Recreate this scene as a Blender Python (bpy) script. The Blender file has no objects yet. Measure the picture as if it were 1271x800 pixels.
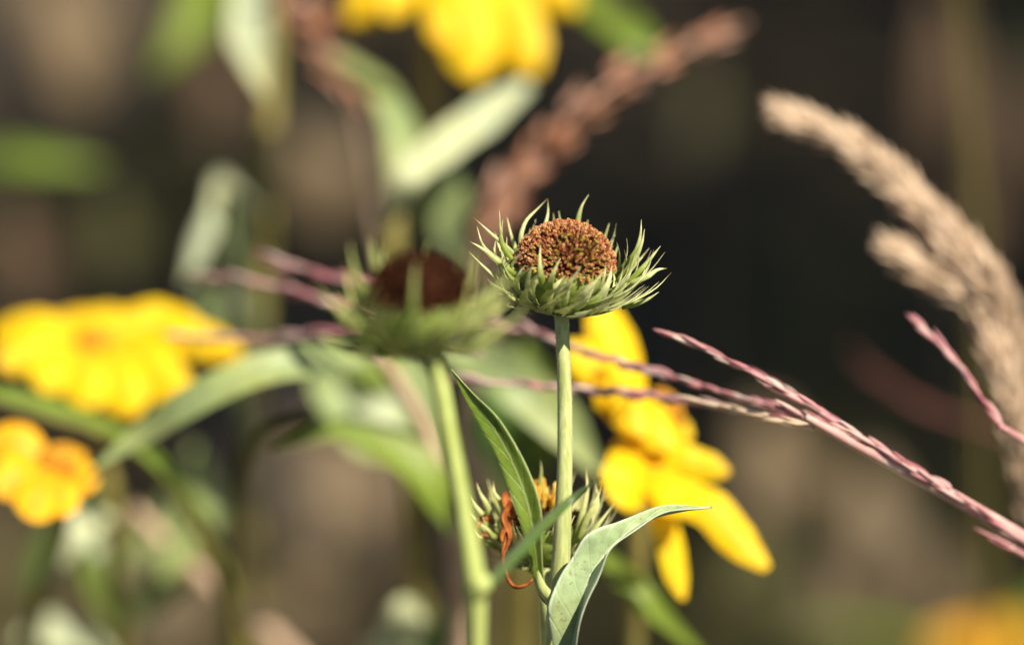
import bpy, math, random
from mathutils import Vector, Matrix
import numpy as np

random.seed(7)
sc = bpy.context.scene
col = sc.collection
R = math.radians

# ------------------------------------------------------------------ camera
TH = R(15)
HEAD_Z = 0.36
D0 = 1.40
CAM = Vector((0, 0, HEAD_Z + D0 * math.sin(TH) + 0.02))
F = Vector((0, math.cos(TH), -math.sin(TH)))
U = Vector((0, math.sin(TH), math.cos(TH)))
X = Vector((1, 0, 0))
S = 0.12 / 1271.0

def P(px, py, d):
    return CAM + F * d + X * ((px - 635.5) * S * d) + U * ((400 - py) * S * d)

cam_d = bpy.data.cameras.new('camera')
cam = bpy.data.objects.new('camera', cam_d)
col.objects.link(cam)
cam.location = CAM
cam.rotation_euler = (R(90) - TH, 0, 0)
cam_d.sensor_width = 36
cam_d.lens = 300
cam_d.clip_start = 0.05
cam_d.clip_end = 2000
cam_d.dof.use_dof = True
cam_d.dof.focus_distance = D0
cam_d.dof.aperture_fstop = 300 / 51.0
cam_d.dof.aperture_blades = 0
sc.camera = cam

# ------------------------------------------------------------------ helpers
def tag(o, label=None, cat=None, group=None, kind=None):
    if label: o['label'] = label
    if cat: o['category'] = cat
    if group: o['group'] = group
    if kind: o['kind'] = kind
    return o

def empty(name, loc, label, cat, group=None):
    o = bpy.data.objects.new(name, None)
    col.objects.link(o)
    o.location = loc
    o.empty_display_size = 0.01
    return tag(o, label, cat, group)

class MB:
    def __init__(s):
        s.v = []; s.f = []; s.uv = []
    def add(s, verts, faces, uvs=None):
        b = len(s.v)
        s.v.extend([tuple(p) for p in verts])
        s.f.extend([tuple(i + b for i in f) for f in faces])
        s.uv.extend(uvs if uvs else [(0.5, 0.5)] * len(verts))
    def build(s, name, mats, parent=None, smooth=True):
        me = bpy.data.meshes.new(name)
        org = parent_world(parent)
        vv = [(p[0] - org[0], p[1] - org[1], p[2] - org[2]) for p in s.v]
        me.from_pydata(vv, [], s.f)
        if s.f:
            ul = me.uv_layers.new(name='UVMap')
            li = np.empty(len(me.loops), dtype=np.int32)
            me.loops.foreach_get('vertex_index', li)
            uvn = np.array(s.uv, dtype=np.float32)[li]
            ul.data.foreach_set('uv', uvn.ravel())
        if not isinstance(mats, (list, tuple)): mats = [mats]
        for m in mats: me.materials.append(m)
        if smooth:
            me.polygons.foreach_set('use_smooth', [True] * len(me.polygons))
        me.update()
        o = bpy.data.objects.new(name, me)
        col.objects.link(o)
        if parent: o.parent = parent
        return o

def parent_world(p):
    v = Vector((0, 0, 0))
    while p is not None:
        v += p.location
        p = p.parent
    return v

def smooth_path(pts, n):
    """Catmull-Rom through pts (list of Vectors), n samples."""
    pts = [Vector(p) for p in pts]
    if len(pts) == 2:
        return [pts[0].lerp(pts[1], i / (n - 1)) for i in range(n)]
    out = []
    m = len(pts) - 1
    h = [max((pts[i + 1] - pts[i]).length, 1e-6) for i in range(m)]
    s = [(pts[i + 1] - pts[i]) / h[i] for i in range(m)]
    tg = [s[0]] + [(s[i - 1] * h[i] + s[i] * h[i - 1]) / (h[i - 1] + h[i]) for i in range(1, m)] + [s[-1]]
    for i in range(n):
        t = i / (n - 1) * m
        k = min(int(t), m - 1); u = t - k
        u2 = u * u; u3 = u2 * u
        out.append(pts[k] * (2 * u3 - 3 * u2 + 1) + pts[k + 1] * (3 * u2 - 2 * u3) + tg[k] * (h[k] * (u3 - 2 * u2 + u)) + tg[k + 1] * (h[k] * (u3 - u2)))
    return out

def interp(vals, n):
    m = len(vals) - 1
    out = []
    for i in range(n):
        t = i / (n - 1) * m; k = min(int(t), m - 1); u = t - k
        out.append(vals[k] * (1 - u) + vals[k + 1] * u)
    return out

def frames(path, hint=None):
    """tangent, side, normal along the path (parallel transport)"""
    T = []
    for i in range(len(path)):
        a = path[max(i - 1, 0)]; b = path[min(i + 1, len(path) - 1)]
        t = (b - a)
        T.append(t.normalized() if t.length > 1e-9 else Vector((0, 0, 1)))
    n = Vector(hint) if hint is not None else (Vector((0.3, -1, 0.2)))
    n = (n - T[0] * n.dot(T[0]))
    if n.length < 1e-5: n = Vector((1, 0.1, 0)); n = n - T[0] * n.dot(T[0])
    n.normalize()
    N = []
    for t in T:
        n = n - t * n.dot(t)
        n.normalize()
        N.append(n.copy())
    return T, [t.cross(n) for t, n in zip(T, N)], N

def tube(mb, pts, radii, seg=10, n=24, flat=1.0, hint=None, bump=0.0):
    path = smooth_path(pts, n)
    rr = interp(radii, n)
    T, B, N = frames(path, hint)
    vs = []; uv = []
    L = 0
    for i, p in enumerate(path):
        if i: L += (p - path[i - 1]).length
        r = rr[i]
        for k in range(seg):
            a = 2 * math.pi * k / seg
            rb = r * (1 + bump * random.uniform(-1, 1))
            vs.append(p + B[i] * (math.cos(a) * rb) + N[i] * (math.sin(a) * rb * flat))
            uv.append((k / seg, L * 100))
    fs = []
    for i in range(n - 1):
        for k in range(seg):
            a = i * seg + k; b = i * seg + (k + 1) % seg
            fs.append((a, b, b + seg, a + seg))
    fs.append(tuple(range(seg))[::-1])
    fs.append(tuple((n - 1) * seg + k for k in range(seg)))
    mb.add(vs, fs, uv)
    return path

def blade(mb, pts, widths, hint, n=28, m=9, fold=0.25, wave=0.0, wfreq=3, curl=0.0, twist=0.0, wside=0, seed=None):
    """a leaf or petal: centre line pts, full widths, hint = facing direction"""
    rnd = random.Random(seed if seed is not None else random.random())
    path = smooth_path(pts, n)
    ww = interp(widths, n)
    T, B, N = frames(path, hint)
    ph = rnd.uniform(0, 6.28); ph2 = rnd.uniform(0, 6.28)
    vs = []; uv = []
    for i, p in enumerate(path):
        v = i / (n - 1)
        ang = twist * v
        b = B[i] * math.cos(ang) + N[i] * math.sin(ang)
        nn = N[i] * math.cos(ang) - B[i] * math.sin(ang)
        for j in range(m):
            s = (j / (m - 1) - 0.5) * 2
            h = abs(s) * fold * ww[i] / 2 + curl * ww[i] * (s * s)
            wamt = wave
            if wside and s * wside < 0: wamt = wave * 0.25
            h += wamt * ww[i] * abs(s) * math.sin(v * wfreq * 6.28 + (ph if s > 0 else ph2))
            e = 1 + 0.03 * math.sin(v * 23 + ph + s) * abs(s)
            vs.append(p + b * (s * ww[i] / 2 * e) + nn * h)
            uv.append((j / (m - 1), v))
    fs = []
    for i in range(n - 1):
        for j in range(m - 1):
            a = i * m + j
            fs.append((a, a + 1, a + 1 + m, a + m))
    mb.add(vs, fs, uv)

def thick_blade(mb, pts, widths, hint, th=0.00028, **kw):
    """a leaf with real thickness: both faces and the rim between them"""
    t = MB(); blade(t, pts, widths, hint, **kw)
    me = bpy.data.meshes.new('tmp')
    me.from_pydata(t.v, [], t.f); me.update()
    nr = [v.normal.copy() for v in me.vertices]
    bpy.data.meshes.remove(me)
    n = kw.get('n', 28); m = kw.get('m', 9)
    N0 = len(t.v)
    top = []; bot = []
    for i, (p, q) in enumerate(zip(t.v, nr)):
        j = i % m
        e = 0.35 if j in (0, m - 1) else (1.7 if j == m // 2 else 1.0)
        p = Vector(p); top.append(p + q * th * e / 2); bot.append(p - q * th * e / 2)
    fs = [f for f in t.f] + [tuple(i + N0 for i in f[::-1]) for f in t.f]
    for i in range(n - 1):
        a = i * m; fs.append((a, a + m, a + m + N0, a + N0))
        a = i * m + m - 1; fs.append((a + m, a, a + N0, a + m + N0))
    for j in range(m - 1):
        a = j; fs.append((a + 1, a, a + N0, a + 1 + N0))
        a = (n - 1) * m + j; fs.append((a, a + 1, a + 1 + N0, a + N0))
    mb.add(top + bot, fs, t.uv + t.uv)

def spindle(mb, p, d, L, r, seg=5, rings=(0.0, 0.2, 0.5, 0.8, 1.0), prof=(0.15, 0.8, 1.0, 0.6, 0.05)):
    d = d.normalized()
    h = Vector((0.31, 0.77, -0.4))
    b = d.cross(h).normalized(); n = d.cross(b)
    vs = []; fs = []; uv = []
    for t, q in zip(rings, prof):
        for k in range(seg):
            a = 6.2832 * k / seg
            vs.append(p + d * (L * t) + (b * math.cos(a) + n * math.sin(a)) * (r * q)); uv.append((k / seg, t))
    for i in range(len(rings) - 1):
        for k in range(seg):
            a = i * seg + k; c = i * seg + (k + 1) % seg
            fs.append((a, c, c + seg, a + seg))
    mb.add(vs, fs, uv)

# ------------------------------------------------------------------ materials
def new_mat(name):
    m = bpy.data.materials.new(name); m.use_nodes = True
    nt = m.node_tree; nt.nodes.clear()
    return m, nt

def N_(nt, t, **kw):
    n = nt.nodes.new(t)
    for k, v in kw.items():
        if k.startswith('i_'):
            key = k[2:].replace('_', ' ')
            n.inputs[key].default_value = v
        else: setattr(n, k, v)
    return n

def c4(c): return (c[0], c[1], c[2], 1)

def mixc(nt, fac, a, b, mode='MIX'):
    n = nt.nodes.new('ShaderNodeMix'); n.data_type = 'RGBA'; n.blend_type = mode
    def put(sock, v):
        if hasattr(v, 'is_linked') or isinstance(v, bpy.types.NodeSocket): nt.links.new(v, sock)
        elif isinstance(v, (int, float)): sock.default_value = v
        else: sock.default_value = c4(v)
    put(n.inputs[0], fac); put(n.inputs[6], a); put(n.inputs[7], b)
    return n.outputs[2]

def ramp(nt, src, stops):
    r = nt.nodes.new('ShaderNodeValToRGB')
    while len(r.color_ramp.elements) < len(stops): r.color_ramp.elements.new(0.5)
    for e, (p, c) in zip(r.color_ramp.elements, stops):
        e.position = p; e.color = c4(c) if not isinstance(c, (int, float)) else (c, c, c, 1)
    nt.links.new(src, r.inputs[0])
    return r.outputs[0]

def noise(nt, scale, detail=3, vec=None, rough=0.55):
    tc = nt.nodes.new('ShaderNodeTexCoord')
    n = N_(nt, 'ShaderNodeTexNoise'); n.inputs['Scale'].default_value = scale
    n.inputs['Detail'].default_value = detail; n.inputs['Roughness'].default_value = rough
    nt.links.new(vec if vec else tc.outputs['Object'], n.inputs['Vector'])
    return n.outputs[0]

def finish(nt, colr, rough=0.5, trans=0.0, tcol=None, bump=None, bdist=0.0001, spec=0.5, sheen=0.0):
    p = N_(nt, 'ShaderNodeBsdfPrincipled')
    p.inputs['Roughness'].default_value = rough
    p.inputs['Specular IOR Level'].default_value = spec
    if sheen:
        p.inputs['Sheen Weight'].default_value = sheen
        p.inputs['Sheen Roughness'].default_value = 0.4
    nt.links.new(colr, p.inputs['Base Color'])
    if bump is not None:
        b = N_(nt, 'ShaderNodeBump'); b.inputs['Distance'].default_value = bdist; b.inputs['Strength'].default_value = 0.8
        nt.links.new(bump, b.inputs['Height']); nt.links.new(b.outputs[0], p.inputs['Normal'])
    out = N_(nt, 'ShaderNodeOutputMaterial')
    if trans > 0:
        t = N_(nt, 'ShaderNodeBsdfTranslucent')
        nt.links.new(tcol if tcol is not None else colr, t.inputs[0])
        mx = N_(nt, 'ShaderNodeMixShader'); mx.inputs[0].default_value = trans
        nt.links.new(p.outputs[0], mx.inputs[1]); nt.links.new(t.outputs[0], mx.inputs[2])
        nt.links.new(mx.outputs[0], out.inputs[0])
    else:
        nt.links.new(p.outputs[0], out.inputs[0])

def math_(nt, op, a, b=None):
    n = nt.nodes.new('ShaderNodeMath'); n.operation = op
    for i, v in enumerate((a, b)):
        if v is None: continue
        if isinstance(v, (int, float)): n.inputs[i].default_value = v
        else: nt.links.new(v, n.inputs[i])
    return n.outputs[0]

def leaf_mat(name, top, under, rib, trans=0.3, rough=0.45, veins=9, veinamt=0.35, margin=None, streak=False, spots=0.0):
    m, nt = new_mat(name)
    uvn = nt.nodes.new('ShaderNodeTexCoord'); sp = nt.nodes.new('ShaderNodeSeparateXYZ')
    nt.links.new(uvn.outputs['UV'], sp.inputs[0])
    u = sp.outputs[0]; v = sp.outputs[1]
    au = math_(nt, 'ABSOLUTE', math_(nt, 'SUBTRACT', u, 0.5))
    nz = noise(nt, 420, 4)
    nz2 = noise(nt, 60, 2)
    t = mixc(nt, ramp(nt, nz, [(0.3, 0.0), (0.7, 1.0)]), tuple(c * 0.78 for c in top), tuple(min(1, c * 1.25) for c in top))
    t = mixc(nt, ramp(nt, nz2, [(0.4, 0.0), (0.75, 0.45)]), t, (top[0] * 1.6, top[1] * 1.25, top[2] * 0.7))
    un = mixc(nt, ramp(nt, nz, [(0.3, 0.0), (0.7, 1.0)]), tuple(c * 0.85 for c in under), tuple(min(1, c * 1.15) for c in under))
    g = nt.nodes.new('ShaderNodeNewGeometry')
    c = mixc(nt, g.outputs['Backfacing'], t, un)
    if streak:
        cx = nt.nodes.new('ShaderNodeCombineXYZ')
        nt.links.new(math_(nt, 'MULTIPLY', u, 14.0), cx.inputs[0]); nt.links.new(math_(nt, 'MULTIPLY', v, 1.2), cx.inputs[1])
        st = noise(nt, 1.6, 4, cx.outputs[0])
        c = mixc(nt, ramp(nt, st, [(0.4, 0.0), (0.62, 0.75)]), c, rib)
        c = mixc(nt, ramp(nt, v, [(0.0, 0.8), (0.3, 0.0)]), c, rib)
    if spots:
        c = mixc(nt, ramp(nt, noise(nt, 1300, 1), [(0.66, 0.0), (0.74, spots)]), c, (0.20, 0.13, 0.05))
    # side veins
    ph = math_(nt, 'FRACT', math_(nt, 'SUBTRACT', math_(nt, 'MULTIPLY', v, float(veins)), math_(nt, 'MULTIPLY', au, 2.6)))
    vl = ramp(nt, ph, [(0.0, 1.0), (0.1, 0.0), (0.92, 0.0), (1.0, 1.0)])
    c = mixc(nt, math_(nt, 'MULTIPLY', vl, veinamt), c, rib)
    mr = ramp(nt, au, [(0.0, 1.0), (0.025, 1.0), (0.05, 0.0), (1.0, 0.0)])
    c = mixc(nt, mr, c, rib)
    if margin:
        me = ramp(nt, au, [(0.455, 0.0), (0.475, 1.0)])
        c = mixc(nt, me, c, margin)
    finish(nt, c, rough, trans, bump=math_(nt, 'ADD', nz, math_(nt, 'MULTIPLY', vl, -0.5)), bdist=0.00015, spec=0.35, sheen=0.15)
    return m

def plain_mat(name, a, b, scale=400, rough=0.6, trans=0.0, stretch=(1, 1, 1), bump=True, obj_var=0.0, island=None, spec=0.3, sheen=0.0, lo=0.35, hi=0.65):
    m, nt = new_mat(name)
    tc = nt.nodes.new('ShaderNodeTexCoord'); mp = nt.nodes.new('ShaderNodeMapping')
    mp.inputs['Scale'].default_value = stretch
    nt.links.new(tc.outputs['Object'], mp.inputs[0])
    nz = noise(nt, scale, 4, mp.outputs[0])
    c = mixc(nt, ramp(nt, nz, [(lo, 0.0), (hi, 1.0)]), a, b)
    if obj_var:
        oi = nt.nodes.new('ShaderNodeObjectInfo')
        hsv = nt.nodes.new('ShaderNodeHueSaturation')
        nt.links.new(c, hsv.inputs['Color'])
        nt.links.new(math_(nt, 'ADD', math_(nt, 'MULTIPLY', oi.outputs['Random'], obj_var * 2), 1 - obj_var), hsv.inputs['Value'])
        nt.links.new(math_(nt, 'ADD', math_(nt, 'MULTIPLY', oi.outputs['Random'], 0.03), 0.485), hsv.inputs['Hue'])
        c = hsv.outputs[0]
    if island:
        g = nt.nodes.new('ShaderNodeNewGeometry')
        ci = ramp(nt, g.outputs['Random Per Island'], island)
        c = mixc(nt, 0.75, c, ci)
    finish(nt, c, rough, trans, bump=nz if bump else None, bdist=0.00012, spec=spec, sheen=sheen)
    return m

def bract_mat(name, base, tip, trans=0.3):
    m, nt = new_mat(name)
    tc = nt.nodes.new('ShaderNodeTexCoord'); sp = nt.nodes.new('ShaderNodeSeparateXYZ')
    nt.links.new(tc.outputs['UV'], sp.inputs[0])
    oi = nt.nodes.new('ShaderNodeObjectInfo')
    nz = noise(nt, 900, 3)
    k = math_(nt, 'ADD', sp.outputs[1], math_(nt, 'MULTIPLY', math_(nt, 'SUBTRACT', oi.outputs['Random'], 0.5), 0.5))
    f = ramp(nt, k, [(0.15, 0.0), (0.85, 1.0)])
    c = mixc(nt, f, base, tip)
    edge = ramp(nt, math_(nt, 'ABSOLUTE', math_(nt, 'SUBTRACT', math_(nt, 'FRACT', math_(nt, 'MULTIPLY', sp.outputs[0], 2.0)), 0.0)), [(0.0, 1.0), (0.14, 0.0), (0.86, 0.0), (1.0, 1.0)])
    c = mixc(nt, math_(nt, 'MULTIPLY', edge, 0.6), c, tip)
    c = mixc(nt, ramp(nt, nz, [(0.35, 0.0), (0.7, 0.5)]), c, tuple(x * 0.6 for x in base))
    dry = math_(nt, 'MULTIPLY', ramp(nt, sp.outputs[1], [(0.84, 0.0), (0.95, 1.0)]), ramp(nt, oi.outputs['Random'], [(0.5, 0.0), (0.7, 0.8)]))
    c = mixc(nt, dry, c, (0.42, 0.26, 0.11))
    finish(nt, c, 0.5, trans, bump=nz, bdist=0.0001, spec=0.35, sheen=0.3)
    return m

M = {}
M['bract'] = bract_mat('bract_green', (0.28, 0.38, 0.04), (0.92, 0.92, 0.54), 0.4)
M['bract_dark'] = bract_mat('bract_olive', (0.16, 0.23, 0.03), (0.70, 0.74, 0.28), 0.4)
M['bract_small'] = bract_mat('bract_pale', (0.34, 0.42, 0.08), (0.85, 0.84, 0.42))
M['cup'] = plain_mat('cup_green', (0.13, 0.18, 0.035), (0.22, 0.28, 0.06), 700)
M['floret'] = plain_mat('floret_rust', (0.30, 0.10, 0.05), (0.50, 0.24, 0.13), 1500, rough=0.7, island=[(0.0, (0.16, 0.045, 0.015)), (0.3, (0.46, 0.15, 0.045)), (0.6, (0.66, 0.28, 0.11)), (0.85, (0.72, 0.42, 0.22)), (1.0, (0.60, 0.40, 0.08))], trans=0.15)
M['floret_green'] = plain_mat('floret_bud', (0.36, 0.26, 0.04), (0.45, 0.36, 0.08), 1500, rough=0.7, trans=0.15)
M['floret_shaded'] = plain_mat('floret_brown_shaded', (0.03, 0.01, 0.006), (0.08, 0.028, 0.012), 1500, rough=0.9, spec=0.1, island=[(0.0, (0.008, 0.003, 0.002)), (0.6, (0.022, 0.008, 0.004)), (1.0, (0.12, 0.034, 0.008))])  # albedo lowered so the front dome's shade sits in the colour
M['floret_yellow'] = plain_mat('floret_yellow', (0.75, 0.40, 0.04), (0.8, 0.5, 0.08), 1500, rough=0.7, island=[(0.0, (0.75, 0.36, 0.03)), (0.4, (0.9, 0.6, 0.08)), (1.0, (0.92, 0.74, 0.22))], trans=0.2)
M['dome'] = plain_mat('dome_brown', (0.02, 0.008, 0.005), (0.045, 0.017, 0.009), 900, rough=1.0, spec=0.0)
M['disc_brown'] = plain_mat('disc_orange', (0.45, 0.18, 0.01), (0.6, 0.3, 0.02), 900, rough=0.7, island=[(0.0, (0.45, 0.18, 0.01)), (1.0, (0.75, 0.42, 0.03))])
M['stem'] = plain_mat('stem_green', (0.36, 0.42, 0.14), (0.54, 0.58, 0.26), 260, rough=0.5, stretch=(5, 5, 0.5), trans=0.08, sheen=0.3)
M['stem_front'] = plain_mat('stem_bright', (0.33, 0.40, 0.10), (0.47, 0.54, 0.19), 200, rough=0.5, stretch=(5, 5, 0.5), trans=0.08)
M['stem_olive'] = plain_mat('stem_olive', (0.17, 0.15, 0.04), (0.28, 0.24, 0.075), 150, rough=0.6, stretch=(3, 3, 0.5))
M['stem_tan'] = plain_mat('stem_tan', (0.40, 0.28, 0.20), (0.58, 0.43, 0.33), 150, rough=0.7, stretch=(3, 3, 0.5))
M['dim_red'] = plain_mat('dim_red', (0.10, 0.035, 0.03), (0.16, 0.06, 0.05), 200, rough=0.8)
M['stem_dark'] = plain_mat('stem_dark_dead', (0.03, 0.022, 0.014), (0.06, 0.045, 0.03), 150, rough=0.9)
M['hair'] = plain_mat('stem_fuzz', (0.6, 0.68, 0.45), (0.7, 0.75, 0.55), 100, trans=0.4, bump=False)
M['leaf_main'] = leaf_mat('leaf_fresh', (0.15, 0.24, 0.03), (0.2, 0.28, 0.05), (0.40, 0.50, 0.18), trans=0.35, spots=0.6, veins=11, veinamt=0.15, margin=(0.42, 0.50, 0.22))
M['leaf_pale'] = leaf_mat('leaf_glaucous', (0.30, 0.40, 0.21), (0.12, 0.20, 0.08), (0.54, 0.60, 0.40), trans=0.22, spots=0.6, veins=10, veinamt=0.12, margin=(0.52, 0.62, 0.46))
M['leaf_soft'] = leaf_mat('leaf_pale_soft', (0.48, 0.55, 0.38), (0.44, 0.51, 0.35), (0.45, 0.52, 0.34), trans=0.3)
M['leaf_grey'] = leaf_mat('leaf_grey_green', (0.26, 0.34, 0.14), (0.31, 0.38, 0.18), (0.30, 0.38, 0.24), trans=0.3)
M['leaf_mid'] = leaf_mat('leaf_mid_green', (0.15, 0.23, 0.025), (0.18, 0.26, 0.035), (0.24, 0.32, 0.10), trans=0.3)
M['leaf_dark'] = leaf_mat('leaf_dark_green', (0.05, 0.11, 0.02), (0.08, 0.14, 0.035), (0.14, 0.2, 0.06), trans=0.25)
M['petal'] = leaf_mat('petal_yellow', (0.97, 0.67, 0.005), (0.95, 0.63, 0.007), (0.94, 0.52, 0.007), streak=True, trans=0.4, rough=0.5, veins=2, veinamt=0.1)
M['petal_orange'] = leaf_mat('petal_orange', (0.94, 0.52, 0.006), (0.9, 0.46, 0.008), (0.8, 0.34, 0.008), streak=True, trans=0.35, rough=0.5, veins=2, veinamt=0.1)
M['dry_petal'] = plain_mat('dry_petal', (0.22, 0.045, 0.012), (0.50, 0.17, 0.04), 500, rough=0.6, trans=0.25)
M['pink'] = plain_mat('spikelet_pink', (0.38, 0.16, 0.18), (0.55, 0.33, 0.32), 300, rough=0.5, trans=0.15, island=[(0.0, (0.30, 0.09, 0.11)), (0.35, (0.47, 0.19, 0.22)), (0.6, (0.58, 0.36, 0.36)), (1.0, (0.72, 0.62, 0.54))])
M['pink_culm'] = plain_mat('culm_pink', (0.40, 0.19, 0.20), (0.58, 0.42, 0.36), 120, rough=0.45, stretch=(1, 1, 1))
M['straw'] = plain_mat('straw_plume', (0.50, 0.35, 0.24), (0.66, 0.5, 0.36), 200, rough=0.7, trans=0.25, island=[(0.0, (0.56, 0.40, 0.28)), (0.5, (0.76, 0.59, 0.45)), (1.0, (0.86, 0.72, 0.57))])
M['rust'] = plain_mat('rust_plume', (0.25, 0.10, 0.05), (0.38, 0.18, 0.11), 200, rough=0.7, trans=0.2, island=[(0.0, (0.30, 0.10, 0.05)), (0.5, (0.55, 0.26, 0.15)), (1.0, (0.82, 0.58, 0.50))])
M['rock'] = plain_mat('rock_brown', (0.20, 0.15, 0.12), (0.42, 0.33, 0.27), 25, rough=0.9)
M['bark'] = plain_mat('shrub_bark', (0.05, 0.035, 0.025), (0.12, 0.09, 0.07), 60, rough=0.9)
M['shrub_leaf'] = plain_mat('shrub_leaf', (0.03, 0.045, 0.015), (0.06, 0.08, 0.02), 30, rough=0.6, trans=0.2, bump=False)
M['grass'] = plain_mat('ground_grass', (0.10, 0.11, 0.03), (0.24, 0.19, 0.09), 20, rough=0.7, trans=0.25, bump=False)
M['litter'] = plain_mat('dry_litter', (0.05, 0.035, 0.02), (0.14, 0.10, 0.065), 12, rough=0.85, trans=0.1, bump=False, island=[(0.0, (0.03, 0.02, 0.012)), (0.6, (0.09, 0.065, 0.04)), (1.0, (0.22, 0.17, 0.11))])

# ------------------------------------------------------------------ flower heads
def axis_matrix(axis, spin=0.0):
    z = Vector(axis).normalized()
    q = Vector((0, 0, 1)).rotation_difference(z)
    return q.to_matrix() @ Matrix.Rotation(spin, 3, 'Z')

MM = 0.001
def floret(mb, p, d, h, r, rnd):
    d = (d + Vector((rnd.uniform(-1, 1), rnd.uniform(-1, 1), rnd.uniform(-1, 1))) * 0.18).normalized()
    b = d.cross(Vector((0.3, 0.8, 0.5))).normalized(); n = d.cross(b)
    vs = []; fs = []
    ph = rnd.uniform(0, 6)
    op = rnd.uniform(0.6, 1.25)
    for (t, q) in ((0, 0.6), (0.55, 0.72), (0.8, 0.85)):
        for k in range(10):
            a = 6.2832 * k / 10 + ph
            vs.append(p + d * h * t + (b * math.cos(a) + n * math.sin(a)) * r * q)
    for k in range(10):
        a = 6.2832 * k / 10 + ph
        q = (1.25 * op, 0.55)[k % 2]; t = (1.0, 0.86)[k % 2]
        vs.append(p + d * h * t + (b * math.cos(a) + n * math.sin(a)) * r * q)
    vs.append(p + d * h * (0.55 if op > .9 else 1.1))
    for i in range(3):
        for k in range(10):
            a = i * 10 + k; c = i * 10 + (k + 1) % 10
            fs.append((a, c, c + 10, a + 10))
    for k in range(10): fs.append((30 + k, 30 + (k + 1) % 10, 40))
    mb.add(vs, fs)

def dome_point(rd, hd, rho, ph):
    """rho 0..1 from the top to the rim"""
    a = rho * math.pi / 2
    p = Vector((rd * math.sin(a) * math.cos(ph), rd * math.sin(a) * math.sin(ph), hd * math.cos(a)))
    n = Vector((math.sin(a) * math.cos(ph) / rd, math.sin(a) * math.sin(ph) / rd, math.cos(a) / hd)).normalized()
    return p, n

def lathe(mb, prof, mat3, org, seg=28):
    vs = []; fs = []; uv = []
    for i, (r, z) in enumerate(prof):
        for k in range(seg):
            a = 6.2832 * k / seg
            vs.append(org + mat3 @ Vector((r * math.cos(a), r * math.sin(a), z))); uv.append((k / seg, i / len(prof)))
    for i in range(len(prof) - 1):
        for k in range(seg):
            a = i * seg + k; c = i * seg + (k + 1) % seg
            fs.append((a, c, c + seg, a + seg))
    mb.add(vs, fs, uv)

def bract_mesh(pts, w, flat=0.22, hint=None, n=14):
    mb = MB()
    path = smooth_path(pts, n)
    T, B, N = frames(path, hint)
    vs = []; uv = []; seg = 8
    prof = interp([0.75, 1.0, 0.95, 0.72, 0.46, 0.25, 0.03], n)
    for i, p in enumerate(path):
        for k in range(seg):
            a = 6.2832 * k / seg
            vs.append(p + B[i] * (math.cos(a) * w * prof[i] / 2) + N[i] * ((math.sin(a) * flat - 0.3 * abs(math.cos(a)) ** 2) * w * prof[i] / 2))
            uv.append((k / seg, i / (n - 1)))
    fs = []
    for i in range(n - 1):
        for k in range(seg):
            a = i * seg + k; c = i * seg + (k + 1) % seg
            fs.append((a, c, c + seg, a + seg))
    fs.append(tuple(range(seg))[::-1]); fs.append(tuple((n - 1) * seg + k for k in range(seg)))
    mb.add(vs, fs, uv)
    return mb

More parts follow.
